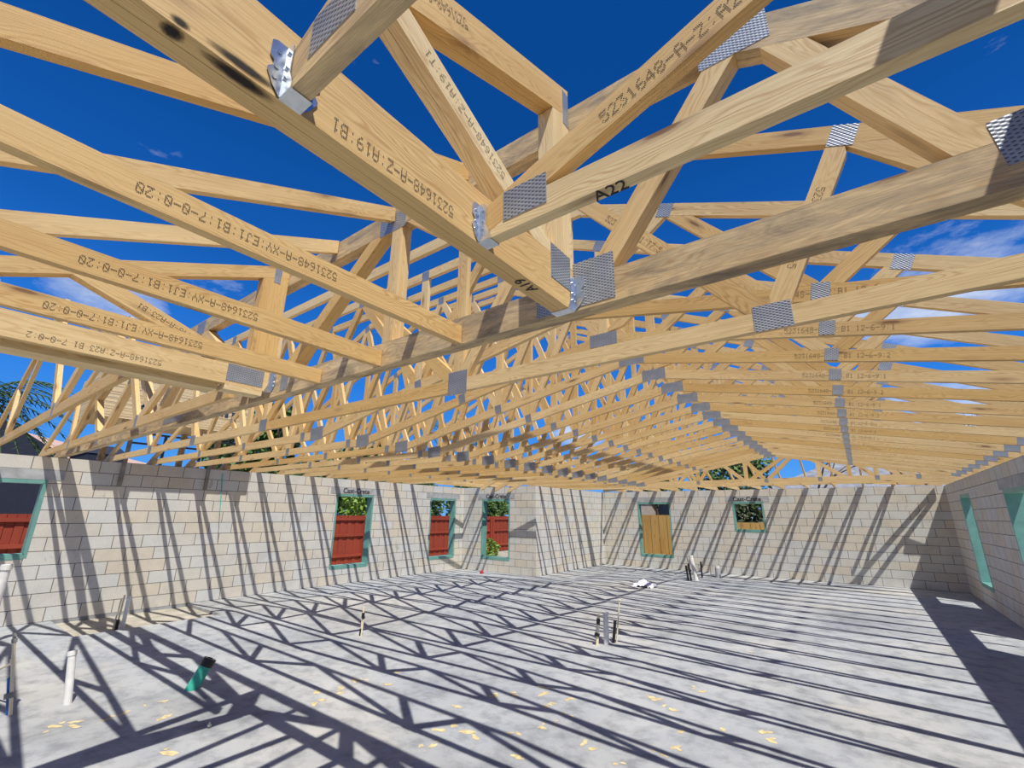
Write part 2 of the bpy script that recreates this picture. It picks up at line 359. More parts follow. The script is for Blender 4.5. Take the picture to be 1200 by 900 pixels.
# ------------------------------------------------------------------ dot-matrix printing
GLY = {'0': '0E11191513110E', '1': '040C04040404 0E', '2': '0E11010204081F', '3': '1F020402 01110E', '4': '02060A121F0202', '5': '1F101E0101110E', '6': '0608101E11110E', '7': '1F010204080808', '8': '0E11110E11110E', '9': '0E11110F01020C',
       'A': '0E11111F111111', 'B': '1E11111E11111E', 'C': '0E11101010110E', 'E': '1F10101E10101F', 'J': '07020202 02120C', 'T': '1F040404040404', 'X': '11110A040A1111', 'Y': '1111110A040404', 'Z': '1F01020408101F', '-': '0000001F000000', ':': '00040000000400', ' ': '00000000000000'}
INKM = {}
def dots(text, h, pitch, dot=0.78):
    key = (text, h, pitch)
    if key in INKM: return INKM[key]
    bm = bmesh.new(); p = h/7.0; q = pitch/6.0; r = p*dot*0.5; rx = q*dot*0.62
    W = len(text)*6*q
    for i, ch in enumerate(text):
        g = GLY[ch].replace(' ', '')
        for row in range(7):
            bits = int(g[row*2:row*2+2], 16)
            for c in range(5):
                if bits & (1 << (4-c)):
                    x = (i*6+c)*q-W/2; z = (6-row)*p-h/2
                    vs = [bm.verts.new((x+rx*math.cos(a), 0, z+r*math.sin(a))) for a in [math.pi*(k/3+1/6) for k in range(6)]]
                    bm.faces.new(vs)
    for f in bm.faces:
        f.normal_update()
        if f.normal.y > 0: f.normal_flip()
    me = bpy.data.meshes.new('printed_lettering'); bm.to_mesh(me); bm.free(); me.materials.append(INKF); INKM[key] = me
    return me
def print_on(member, text, h, u, zc, flip=False, pitch=0.0215):
    """u, zc in the member's own axes, on its v=0 face."""
    o = link('printed_lettering', dots(text, h, pitch), None, member, (u, -0.0012, zc), (0, math.pi if flip else 0, 0))
    return o

# ------------------------------------------------------------------ truss building in a (u, z) plane
def clip(poly, a, b, c):
    """keep a*u + b*z <= c"""
    out = []
    for i in range(len(poly)):
        p, q = poly[i], poly[(i+1) % len(poly)]; dp, dq = a*p[0]+b*p[1]-c, a*q[0]+b*q[1]-c
        if dp <= 1e-9: out.append(p)
        if (dp < -1e-9 and dq > 1e-9) or (dp > 1e-9 and dq < -1e-9):
            s = dp/(dp-dq); out.append((p[0]+s*(q[0]-p[0]), p[1]+s*(q[1]-p[1])))
    return out
def below(poly, p, q, off=0.0):     # keep what lies under the line p-q (shifted up by off)
    m = (q[1]-p[1])/(q[0]-p[0]); return clip(poly, -m, 1, p[1]-m*p[0]+off)
def above(poly, p, q, off=0.0):
    m = (q[1]-p[1])/(q[0]-p[0]); return clip(poly, m, -1, -(p[1]-m*p[0]+off))
def leftof(poly, u): return clip(poly, 1, 0, u)
def rightof(poly, u): return clip(poly, -1, 0, -u)
def strip(p, q, w0, w1, ext=0.0):   # strip along p->q from offset w0 to w1 measured to the left normal
    d = Vector((q[0]-p[0], q[1]-p[1])).normalized(); n = Vector((-d.y, d.x)); p = Vector(p)-d*ext; q = Vector(q)+d*ext
    return [tuple(p+n*w0), tuple(q+n*w0), tuple(q+n*w1), tuple(p+n*w1)]
TH = 0.038
class Truss:
    def __init__(s, name, loc, rz=0, plies=1):
        s.e = empty(name, loc, rz); s.t = TH*plies; s.plies = plies
    def member(s, name, poly, p, q, m=None, v0=0.0, t=None):
        if len(poly) < 3: return None
        a = math.atan2(q[1]-p[1], q[0]-p[0]); ca, sa = math.cos(-a), math.sin(-a)
        loc = [((x-p[0])*ca-(z-p[1])*sa, (x-p[0])*sa+(z-p[1])*ca) for x, z in poly]
        bm = bmesh.new(); t = s.t if t is None else t
        nply = max(1, round(t/TH)); tt = t/nply
        for i in range(nply): prism(bm, loc, i*tt+(0.0012 if i else 0), (i+1)*tt)
        o = bm_obj(name, bm, m or WOOD, s.e, (p[0], v0, p[1]), (0, -a, 0))
        o['axis'] = a; del o['axis']
        return o
    def plate(s, u, z, w, h, ang=0.0, both=False):
        bm = bmesh.new(); box(bm, (-w/2, -0.0016, -h/2), (w/2, 0.0004, h/2))
        if both: box(bm, (-w/2, s.t-0.0004, -h/2), (w/2, s.t+0.0016, h/2))
        return bm_obj('connector_plate', bm, PLATE, s.e, (u, 0, z), (0, -ang, 0))

def make_truss(name, loc, rz, bot, top, bw, tw, webs, plies=1, bmat=None, tmat=None, wmat=None, plates=True, trim_ends=None, bplate=(0.13, 0.10), tplate=(0.11, 0.10), skip=()):
    """bot: polyline of the bottom chord's lower edge; top: polyline of the top chord's upper edge, both left to right.
    webs: list of (bottom u, top u). All u, z relative to the empty."""
    tr = Truss(name, loc, rz, plies)
    tr.bot, tr.top, tr.webs = [], [], []
    def seg(pl, u):
        for i in range(len(pl)-1):
            if pl[i][0]-1e-6 <= u <= pl[i+1][0]+1e-6: return pl[i], pl[i+1]
        return (pl[0], pl[1]) if u < pl[0][0] else (pl[-2], pl[-1])
    def zat(pl, u):
        p, q = seg(pl, u); return p[1]+(u-p[0])*(q[1]-p[1])/(q[0]-p[0])
    def vert(p, q, wd): return wd/math.cos(math.atan2(q[1]-p[1], q[0]-p[0]))
    for i in range(len(top)-1):
        p, q = top[i], top[i+1]
        if q[0]-p[0] < 0.02: continue
        poly = strip(p, q, -tw, 0, 0.4); poly = rightof(leftof(poly, q[0]), p[0])
        tr.top.append(tr.member('top_chord', poly, p, q, tmat))
    for i in range(len(bot)-1):
        p, q = bot[i], bot[i+1]
        poly = strip(p, q, 0, bw, 0.4); poly = rightof(leftof(poly, q[0]), p[0])
        if i == 0: a, b_ = seg(top, p[0]); poly = below(poly, a, b_, -vert(a, b_, tw)-0.002)
        if i == len(bot)-2: a, b_ = seg(top, q[0]); poly = below(poly, a, b_, -vert(a, b_, tw)-0.002)
        tr.bot.append(tr.member('bottom_chord', poly, p, q, bmat))
    bn, tn = {}, {}
    for ub, ut in webs: bn.setdefault(round(ub, 3), []).append(ut); tn.setdefault(round(ut, 3), []).append(ub)
    for ub, ut in webs:
        pb, qb = seg(bot, ub); pt, qt = seg(top, ut)
        p = (ub, zat(bot, ub)+bw*0.5); q = (ut, zat(top, ut)-tw*0.5)
        wd = 0.089; poly = strip(p, q, -wd/2, wd/2, 0.5)
        poly = above(poly, pb, qb, vert(pb, qb, bw)+0.001)
        i = bot.index(pb)
        if 0 < i and abs(ub-pb[0]) < 0.06: poly = above(poly, bot[i-1], bot[i], vert(bot[i-1], bot[i], bw)+0.001)
        poly = below(poly, pt, qt, -vert(pt, qt, tw)-0.001)
        j = top.index(qt) if qt in top else -1
        if 0 <= j < len(top)-1 and abs(ut-qt[0]) < 0.3: poly = below(poly, top[j], top[j+1], -vert(top[j], top[j+1], tw)-0.001)
        k = top.index(pt)
        if k > 0 and abs(ut-pt[0]) < 0.3: poly = below(poly, top[k-1], top[k], -vert(top[k-1], top[k], tw)-0.001)
        # keep webs that meet at a node apart
        isv = abs(ub-ut) < 0.02
        for others, mine, node_u, me_other in ((bn[round(ub, 3)], ut, ub, 'b'), (tn[round(ut, 3)], ub, ut, 't')):
            vthere = any(abs(o-node_u) < 0.02 for o in others)
            if not isv:
                off = 0.0465 if vthere else 0.001
                if any((o-node_u)*(mine-node_u) < 0 for o in others) or vthere:
                    poly = leftof(poly, node_u-off) if mine < node_u else rightof(poly, node_u+off)
        if len(poly) >= 3: tr.webs.append(tr.member('web', poly, p, q, wmat))
    if plates:
        for ub in bn:
            if any(abs(ub-x) < 0.02 for x in skip): continue
            pb, qb = seg(bot, ub); a = math.atan2(qb[1]-pb[1], qb[0]-pb[0])
            tr.plate(ub, zat(bot, ub)+bw*0.62, *bplate, a)
        for ut in tn:
            pt, qt = seg(top, ut); a = math.atan2(qt[1]-pt[1], qt[0]-pt[0])
            tr.plate(ut, zat(top, ut)-tw*0.62, *tplate, a)
    tr.zb = lambda u: zat(bot, u); tr.zt = lambda u: zat(top, u)
    return tr

ORD = ['first', 'second', 'third', 'fourth', 'fifth', 'sixth', 'seventh', 'eighth', 'ninth', 'tenth', 'eleventh', 'twelfth', 'thirteenth', 'fourteenth', 'fifteenth', 'sixteenth', 'seventeenth', 'eighteenth', 'nineteenth', 'twentieth']
CX = -4.2
def hf(y): return HEEL+P*(y-YF)
def hb(y): return HEEL+P*(Y2+T-y)
def profile(y, xl0, xr0, tail=0.45, dz=0.0, cap=None):
    hcap = min(hf(y), hb(y+TH)) if cap is None else cap
    ridge_u = (xl0+xr0)/2; zr = HEEL+P*(ridge_u-xl0)
    pts = [(xl0-tail, HEEL-P*tail)]
    if hcap < zr-0.01: pts += [(xl0+(hcap-HEEL)/P, hcap), (xr0-(hcap-HEEL)/P, hcap)]
    else: pts += [(ridge_u, zr)]
    pts += [(xr0+tail, HEEL-P*tail)]
    return [(u-CX, z-H) for u, z in pts]
def rel(l): return [(u-CX, z-H) for u, z in l]
XLO, XRO = XL-T, XR+T
SPC = 0.61
for k in range(20):
    y = 2.125+SPC*k
    xl0 = XLO if k <= 11 else X2-T
    flatb = k in (0, 18, 19)
    if flatb: bot = rel([(xl0, H), (-4.8, H), (-2.05, H), (XRO, H)]) if xl0 < -8 else rel([(xl0, H), (-2.3, H), (XRO, H)])
    else: bot = rel([(xl0, H), (-4.8, H), (-1.53, 3.055), (XR, H), (XRO, H-0.0)])
    top = profile(y, xl0, XRO)
    if k == 0:
        webs = [(-8.2, -8.85), (-8.2, -7.1), (-6.6, -7.1), (-4.77, -5.9), (-4.77, -4.77), (-4.77, -3.5), (-2.05, -3.5), (-2.05, -2.05), (-2.05, -1.25), (-0.17, -1.25), (-0.17, 0.2), (0.9, 0.2)]
    elif k == 19:
        webs = [(-6.6, -6.6), (-5.6, -6.6), (-5.6, -5.0), (-4.2, -5.0), (-4.2, -4.2), (-4.2, -3.2), (-2.31, -3.2), (-2.31, -2.31), (-2.31, -1.13), (-0.04, -1.13), (-0.04, -0.04), (1.0, -0.04), (1.0, 0.75)]
    elif k == 18:
        webs = [(-6.3, -6.7), (-6.3, -5.6), (-4.9, -5.6), (-4.9, -4.2), (-3.4, -4.2), (-3.4, -3.4), (-3.4, -2.6), (-1.75, -2.6), (-1.75, -0.62), (-0.62, -0.62), (0.45, -0.62), (0.45, 0.45), (1.15, 0.45)]
    else:
        nodes_b = [-8.1, -6.6, -5.1, -3.15, -1.53, 0.02]; nodes_t = [-8.75, -7.35, -5.85, -4.2, -2.35, -0.75, 0.45]
        if xl0 > -8: nodes_b = [-5.3, -3.15, -1.53, 0.02]; nodes_t = [-6.1, -4.2, -2.35, -0.75, 0.45]
        webs = []
        for i, b_ in enumerate(nodes_b): webs += [(b_, nodes_t[i]), (b_, nodes_t[i+1])]
        for b_ in nodes_b[1:-1:2]: webs.append((b_, b_))
        webs.append((-1.53, -1.53))
    webs = [(a-CX, b_-CX) for a, b_ in webs]
    tr = make_truss('roof_truss', (CX, y, H), 0, bot, top, 0.184 if k == 19 else 0.14 if k == 18 else 0.089, 0.089, webs, plies=2 if k == 19 else 1,
                    tmat=WOOD, bplate=(0.085, 0.095) if k else (0.15, 0.12), tplate=(0.10, 0.10), skip=(-1.53-CX, -2.05-CX, -4.8-CX))
    if not flatb:
        tr.plate(-1.53-CX, 3.095-H, 0.25, 0.115); tr.plate(-4.8-CX, 0.06, 0.25, 0.15, 0.05); tr.plate(1.66-CX, 0.07, 0.14, 0.085, -0.2)
    elif k == 0:
        tr.plate(-2.05-CX, 0.06, 0.17, 0.165)
        print_on(tr.webs[10], '5231648-A-C1:7-5', 0.036, 0.42, 0.0, True, 0.024); print_on(tr.webs[9], '5231648-A-C1:T7:5-8-10:1', 0.036, 0.80, 0.0, True, 0.026)
    if k in range(1, 11) and tr.bot[2]:
        p = (-1.53-CX, 3.055-H); d = 1.75 if k > 1 else 1.95
        print_on(tr.bot[2], '5231648-A-C%d:B1 12-6-9:%d' % (k % 9 + 1, 1+k % 2), 0.036, 1.62, 0.045, False, 0.024)
    what = 'flat-bottomed step-down roof truss' if flatb else 'scissor roof truss'
    if k == 0: lab = 'long single-ply roof truss with level bottom chord just behind the nearest wide girder'
    elif k == 19: lab = 'far hip girder truss with level bottom chord and crossing webs above the back wall'
    elif k == 18: lab = 'level-bottomed roof truss just in front of the far hip girder truss'
    else: lab = 'pine scissor roof truss, %s vaulted one counting from the camera' % ORD[k-1]
    tag(tr.e, lab, 'roof truss', 'roof trusses spanning the room')

# the wide near girder along X
Yg = 1.485
g = make_truss('girder_truss', (CX, Yg, H), 0, rel([(XLO, H), (-5.2, H), (-0.74, H), (XRO, H)]), profile(Yg, XLO, XRO, cap=3.475), 0.14, 0.14,
               [(a-CX, b_-CX) for a, b_ in [(-8.0, -8.7), (-8.0, -6.9), (-5.9, -6.9), (-5.9, -5.0), (-3.6, -5.0), (-3.28, -2.1), (-2.0, -2.1+0.1), (-0.74, -1.93), (-0.74, -0.10), (0.44, -0.02)]],
               plies=2, bmat=WOODG, tmat=WOODG, plates=False)
for u, z, w_, h_, a in ((-0.80, 2.555, 0.36, 0.20, 0), (-2.05, 3.385, 0.24, 0.13, 0), (-0.11, 3.385, 0.24, 0.19, 0), (0.50, 2.58, 0.14, 0.14, 0.1), (-5.0, 3.40, 0.2, 0.13, 0), (-5.25, 2.5, 0.5, 0.06, 0), (-8.0, 2.53, 0.14, 0.12, 0), (-3.12, 2.53, 0.10, 0.12, 0)):
    g.plate(u-CX, z-H, w_, h_, a)
tag(g.e, 'weathered two-ply girder truss crossing the whole room nearest the camera', 'girder truss')

# ------------------------------------------------------------------ girders and jacks running along Y (front bay)
R90 = math.pi/2
def ylocal(pts, y0): return [(y-y0, z-H) for y, z in pts]
UE = Yg-0.002
# right girder
A = make_truss('girder_truss', (-0.80, 0, H), R90, [(-2.75, 0), (UE, 0)], [(-3.0, HEEL+0.16-H-P*2.35), (UE, 3.58-H)], 0.184, 0.14, [(-1.3, -0.6), (-1.3, -2.0)], plies=2, plates=False)
dpt = lambda u: 3.58-H+P*(u-UE)-0.14/math.cos(math.atan(P))
post = leftof(rightof(below([(1.345, 0.186), (UE, 0.186), (UE, 2), (1.345, 2)], (0, dpt(0)), (1, dpt(1)), -0.001), 1.345), UE)
A.member('web', post, (1.415, 0.186), (1.415, 1.0), WOODL)
pw, qw = (0.42, 0.60), (1.40, 0.135)
poly = strip(pw, qw, -0.045, 0.045, 0.4); poly = leftof(poly, 1.343); poly = above(poly, (0, 0.185), (1, 0.185)); poly = below(poly, (0, dpt(0)), (1, dpt(1)), -0.001)
wb = A.member('web', poly, pw, qw, WOODL); print_on(wb, '5231648-A-Z:A19:T1', 0.034, 0.44, 0.0, True, 0.0235)
A.plate(1.385, 0.155, 0.15, 0.15); A.plate(1.455, 1.01, 0.05, 0.19)
print_on(A.bot[0], '5231648-A-Z:A19:B1', 0.038, 3.333, 0.035, True)
print_on(A.top[0], '5231648-A-Z', 0.04, 3.98, -0.06, True)
def smudge_build(t, b):
    _, r, oc = objco(t); ln = node(t, 'ShaderNodeVectorMath', operation='LENGTH'); t.links.new(oc, ln.inputs[0])
    n = noise(t, oc, 4.0, 5, 0.6); sm = mathn(t, 'ADD', ln.outputs['Value'], mathn(t, 'MULTIPLY', mathn(t, 'SUBTRACT', n, 0.5), 0.5))
    t.links.new(cramp(t, sm, [(0.35, (0.93, 0.93, 0.93)), (0.95, (0, 0, 0))]), b.inputs['Alpha']); b.inputs['Base Color'].default_value = (0.025, 0.02, 0.016, 1)
SMUDGE = mat('black_smudge', smudge_build, 0.9)
def smudge(u, v, z, su, sv, rot):
    bm = bmesh.new(); bmesh.ops.create_grid(bm, x_segments=1, y_segments=1, size=1.0); o = bm_obj('dark_smudge', bm, SMUDGE, A.e, (u, v, z), rot); o.scale = (su, sv, 1)
smudge(0.108, 0.018, -0.0007, 0.022, 0.020, (math.pi, 0, 0)); smudge(0.215, 0.016, -0.0007, 0.075, 0.018, (math.pi, 0, 0)); smudge(0.215, -0.0012, 0.016, 0.075, 0.013, (math.pi/2, 0, 0)); smudge(0.112, -0.0012, 0.012, 0.018, 0.010, (math.pi/2, 0, 0))
tag(A.e, 'near two-ply girder truss stamped A19, slanting in from the upper left to a steel hanger', 'girder truss')
# left girder with a ledger board under it
B = make_truss('girder_truss', (-3.30, 0, H), R90, [(-2.75, 0.038), (UE, 0.038)], [(-3.0, 3.505-H-P*(UE+3.0)), (UE, 3.505-H)], 0.14, 0.089, [(-1.0, -0.4), (-1.0, -1.6)], plies=2, plates=False)
d2 = lambda u: 3.505-H+P*(u-UE)-0.089/math.cos(math.atan(P))
post = below([(1.30, 0.180), (UE, 0.180), (UE, 2), (1.30, 2)], (0, d2(0)), (1, d2(1)), -0.001)
B.member('web', post, (1.39, 0.180), (1.39, 1.0), WOOD)
pw, qw = (0.36, 0.50), (1.34, 0.14)
poly = strip(pw, qw, -0.045, 0.045, 0.4); poly = leftof(poly, 1.298); poly = above(poly, (0, 0.180), (1, 0.180)); poly = below(poly, (0, d2(0)), (1, d2(1)), -0.001)
wb = B.member('web', poly, pw, qw, WOOD); print_on(wb, '5231648-A-A23:B1', 0.034, 0.50, 0.0, True, 0.027)
B.plate(1.30, 0.12, 0.24, 0.12); B.plate(1.40, 0.945, 0.05, 0.12)
B.member('ledger', [(-2.7, 0), (1.16, 0), (1.16, 0.0375), (-2.7, 0.0375)], (-2.7, 0), (1.16, 0), WOODL, 0.06, 0.16)
B.member('ledger', [(1.18, 0), (1.425, 0), (1.425, 0.0375), (1.18, 0.0375)], (1.18, 0), (1.425, 0), WOODL, 0.0, 0.12)
print_on(B.bot[0], '5231648-A-Z:A23 B1 7-0-0:2', 0.034, 3.27, 0.035, True, 0.0225)
tag(B.e, 'left girder truss stamped A23 with a pale ledger board along its underside', 'girder truss')

# end jacks
def jack_mesh(name, loc, rz):
    return make_truss(name, loc, rz, [(0, 0), (2.13, 0)], [(-0.45, HEEL-H-0.44*0.45+0.005), (2.13, HEEL-H+0.44*2.13+0.01)], 0.089, 0.089, [], plates=False)
J0 = jack_mesh('jack_truss', (-1.415, YF, H), R90)
J0.plate(0.12, 0.05, 0.2, 0.08)
# only the front jacks carry the stamp, so copy the bare jack for the back first
labs = ['end jack with stamped lettering hung beside the big right-hand girder', 'middle of the three stamped end jacks on the near girder', 'end jack with golden grain nearest the left girder and its steel hanger']
jacks = [J0.e, copy_tree(J0.e), copy_tree(J0.e)]
nback = 0
SJ = {}
def short_jack(Lj):
    if Lj not in SJ:
        SJ[Lj] = make_truss('jack_truss', (0, 0, H), 0, [(0, 0), (Lj, 0)], [(-0.45, HEEL-H-0.44*0.45+0.005), (Lj, HEEL-H+0.44*Lj+0.01)], 0.089, 0.089, [], plates=False).e
        return SJ[Lj]
    return copy_tree(SJ[Lj])
for i in range(13):
    x = -6.65+0.62*i
    dcor = min(XRO-x, x-(X2-T))
    full = dcor > 2.1
    c = copy_tree(J0.e) if full else short_jack(round(dcor-0.16, 2))
    c.location = (x, Y2+T, H); c.rotation_euler = (0, 0, -R90)
    tag(c, 'short end jack resting on the back wall, %s from the left end' % ORD[i], 'jack truss', 'end jacks on the back wall')
for i, y in enumerate((15.0, 14.38)):
    c = short_jack(round(Y2+T-y-0.16, 2)); c.location = (XRO, y, H); c.rotation_euler = (0, 0, math.pi)
    tag(c, 'short side jack on the right wall, %s from the back corner' % ORD[i], 'jack truss', 'side jacks on the right wall')
for i, x in enumerate((-9.54, -8.89, -8.25)):
    c = copy_tree(J0.e); c.location = (x, Y1+T, H); c.rotation_euler = (0, 0, -R90)
    tag(c, 'short end jack above the recessed window wall, %s from the left' % ORD[i], 'jack truss', 'end jacks over the recess wall')
for e, x, lab in zip(jacks, (-1.415, -2.027, -2.637), labs):
    e.location = (x, YF, H); tag(e, lab, 'jack truss', 'end jacks on the near girder')
    bc = [c for c in e.children if c.name.startswith('bottom_chord')][0]
    print_on(bc, '5231648-A-XY:EJ1:B1:7-0-0:20', 0.034, 1.15, 0.040, True, 0.0215)

# corner jacks at the back corners (45 degrees) and the short side jacks that die into them
for (x, y, rz, lab) in ((XRO-0.28, Y2+T-0.28, math.pi*1.25, 'diagonal corner jack over the back right corner'), (X2-T+0.28, Y2+T-0.28, -math.pi*0.25, 'diagonal corner jack over the back left corner')):
    LN = 2.1; c = make_truss('corner_jack', (x, y, H), rz, [(0, 0), (LN, 0)], [(0, HEEL-H+0.308*0.4), (LN, HEEL-H+0.308*(LN+0.4))], 0.089, 0.089, [], plates=False)
    tag(c.e, lab, 'jack truss')
# trusses from the left girder out to the left wall, and from the right girder to the right wall
for i, y in enumerate((1.30, 0.70, 0.09)):
    t_ = make_truss('roof_truss', (CX, y, H), 0, rel([(XLO, H), (-3.53, H)]), rel([(XLO-0.45, HEEL-P*0.45), (-7.03, 4.0), (-3.53, 2.65)]), 0.089, 0.089,
                    [(a-CX, b_-CX) for a, b_ in [(-8.5, -8.75), (-8.5, -7.03), (-5.65, -7.03), (-5.65, -4.6)]], plates=True, bplate=(0.07, 0.13))
    tag(t_.e, ['left bay roof truss closest to the wide near girder', 'left bay roof truss second from the wide near girder', 'left bay roof truss farthest from the wide near girder'][i], 'roof truss', 'roof trusses of the left bay')
for i, y in enumerate((0.892, 0.285, -0.33)):
    t_ = make_truss('roof_truss', (CX, y, H), 0, rel([(-0.798, H), (XRO, H)]), rel([(-0.798, 2.545), (0.62, 2.545+0.385*1.418), (XRO+0.3, 2.545+0.385*(1.418-1.67))]), 0.089, 0.089,
                    [(a-CX, b_-CX) for a, b_ in [(0.62, 0.62)]], plates=False, bmat=WOODL if i == 0 else WOODG, tmat=WOODG if i == 1 else None)
    t_.plate(-0.63-CX, 0.085, 0.15, 0.10)
    if i == 0:
        print_on(t_.top[0], '5231648-A-Z:A22', 0.040, 0.63, -0.045, False, 0.027)
        lettering('A22', 0.055, 'handwritten_mark', INK, t_.bot[0], (0.42, 0.02, -0.0015), (math.pi, 0, 0))
    if i == 0: lettering('A19', 0.06, 'handwritten_mark', INK, A.bot[0], (2.75+1.19, 0.03, -0.0015), (math.pi, 0, math.pi))
    tag(t_.e, ['truss marked A22 hung from the A19 girder by the lower bright hanger', 'weathered truss hung from the A19 girder by the upper bright hanger', 'truss hung from the A19 girder out beyond the top of the picture'][i], 'roof truss', 'roof trusses of the right bay')

for (bx0, bx1, by0, by1, z_, lab) in ((0.46, 0.60, -0.42, 1.02, 3.105, 'narrow unseen board added along the right bay ridge to shade the truss below'), (0.70, 1.60, 1.0, 1.42, 3.12, 'loose board lying over the right bay, above the picture')):
    bm = bmesh.new(); box(bm, (0, -(bx1-bx0)/2, 0), (by1-by0, (bx1-bx0)/2, 0.038)); tag(bm_obj('shade_board', bm, WOOD, None, ((bx0+bx1)/2, by0, z_), (0, 0, R90)), lab, 'board')  # unseen boards, added to cast shade on the right bay truss and girder

# steel joist hangers
def hanger(loc, rz, w_, label, h=0.17, wing=0.032):
    bm = bmesh.new(); s = 0.0018; d = 0.046; g2 = 0.0012
    box(bm, (-w_/2-s-g2, -d, -s-g2), (w_/2+s+g2, 0, -g2))                      # seat
    for q in (-1, 1):
        a, b_ = sorted((q*(w_/2+g2), q*(w_/2+g2+s)))
        v = [(0, -s), (-d, -s), (-d, 0.012), (-d*0.62, 0.05), (-d*0.62, h*0.9), (-d*0.4, h), (0, h)]
        f0 = [bm.verts.new((a, y_, z_)) for y_, z_ in v]; f1 = [bm.verts.new((b_, y_, z_)) for y_, z_ in v]
        bm.faces.new(f0); bm.faces.new(f1)
        for i in range(len(v)): bm.faces.new((f0[i], f0[(i+1) % len(v)], f1[(i+1) % len(v)], f1[i]))
        a, b_ = sorted((q*(w_/2+g2), q*(w_/2+g2+wing)))
        v = [(0, -0.001), (0.55, 0.02), (1, 0.05), (1, h*0.42), (0.72, h*0.5), (0.72, h*0.6), (1, h*0.68), (1, h*0.95), (0.7, h), (0, h)]
        x = lambda f: q*(w_/2+g2+f*wing)
        f0 = [bm.verts.new((x(f), -s, z_)) for f, z_ in v]; f1 = [bm.verts.new((x(f), 0, z_)) for f, z_ in v]
        bm.faces.new(f0); bm.faces.new(f1)
        for i in range(len(v)): bm.faces.new((f0[i], f0[(i+1) % len(v)], f1[(i+1) % len(v)], f1[i]))
    o = bm_obj('joist_hanger', bm, GALV, None, loc, (0, 0, rz)); tag(o, label, 'joist hanger', 'steel joist hangers')
    nb = bmesh.new()
    for q in (-1, 1):
        for z_ in (0.3, 0.5, 0.8):
            tube(nb, (q*(w_/2+wing*0.55), -0.004, h*z_), (q*(w_/2+wing*0.55), -s, h*z_), 0.005, n=8)
            tube(nb, (q*(w_/2+s+g2), -d*0.3, h*z_), (q*(w_/2+s+g2+0.004), -d*0.3, h*z_), 0.005, n=8)
    bm_obj('nails', nb, GALV, o)['kind'] = 'stuff'
    return o
def rz_in(vx, vy): return math.atan2(-vx, vy)     # local +Y (into the carrying girder) -> (vx, vy)
hanger((-0.80-0.038, Yg-0.002, H), 0, 0.078, 'galvanised hanger carrying the A19 girder on the wide near girder', 0.15, 0.05)
hanger((-3.30-0.038, Yg-0.002, H+0.038), 0, 0.078, 'galvanised hanger carrying the A23 girder at the left', 0.15, 0.05)
hanger((-0.798, 0.892+0.019, H), R90, 0.040, 'bright hanger at the foot of the truss marked A22', 0.13)
hanger((-0.798, 0.285+0.019, H), R90, 0.040, 'bright hanger at the top of the picture on the A19 girder', 0.13)

# ------------------------------------------------------------------ things on and along the left wall
for y, lab in ((2.335, 'grey weathered board hanging over the left wall top, nearer the camera'), (3.655, 'grey weathered board hanging over the left wall top, farther from the camera')):
    bm = bmesh.new(); box(bm, (XL+0.001, y-0.03, 2.03), (XL+0.036, y+0.03, 2.85)); bmesh.ops.bevel(bm, geom=bm.edges[:], offset=0.003, segments=1, affect='EDGES')
    tag(bm_obj('hanging_board', bm, flat('weathered_board', (0.27, 0.245, 0.215), 0.9, 0, 0.25, 7), None), lab, 'board', 'boards over the left wall')
bm = bmesh.new(); tube(bm, (XL+0.012, 3.92, 2.37), (XL+0.012, 4.0, 1.59), 0.007, n=8)
st = bm_obj('marking_string', bm, flat('teal_string', (0.05, 0.50, 0.42), 0.6)); tag(st, 'teal string hanging down the left block wall', 'string')
bm = bmesh.new(); tube(bm, (XL+0.012, 4.0, 1.59), (XL+0.012, 4.06, 1.04), 0.004, n=6); bm_obj('string_tail', bm, BLACK, st)

# bundle of plywood lying on the left slope of the trusses
e = empty('plywood_bundle', (-10.29, 2.87, 3.12)); tag(e, 'bundle of stacked plywood sheets lying up on the left roof slope', 'plywood')
bm = bmesh.new(); n = 38; hh = 0.74/n
for i in range(n):
    j = random.uniform(-0.004, 0.004); box(bm, (-0.61+j, -1.22+j, i*hh), (0.61+j, 1.22+j, i*hh+hh*0.93))
box(bm, (-0.6, -1.21, 0.002), (0.6, 1.21, 0.738))
o = bm_obj('plywood_sheets', bm, PLY, e); o['kind'] = 'stuff'
bm = bmesh.new()
for (y0, z0, w_, h_) in ((-0.62, 0.20, 0.10, 0.07), (-0.60, 0.24, 0.03, 0.05), (0.05, 0.42, 0.10, 0.10), (0.16, 0.40, 0.05, 0.14), (0.55, 0.30, 0.12, 0.12), (0.70, 0.28, 0.06, 0.16), (0.82, 0.32, 0.10, 0.08)):
    box(bm, (0.6145, y0, z0), (0.6155, y0+w_, z0+h_))
o = bm_obj('stencilled_marks', bm, flat('navy_stencil', (0.03, 0.05, 0.10), 0.8), e); o['kind'] = 'stuff'
for sx in (-0.5, 0.53):
    for sy in (-0.75, 0.45, 1.08):
        x = -10.29+sx; zb = 2.535+P*(x-XLO)+0.012
        bm = bmesh.new(); box(bm, (sx-0.045, sy-0.045, zb-3.12), (sx+0.045, sy+0.045, -0.002)); bm_obj('support_block', bm, WOODG, e)

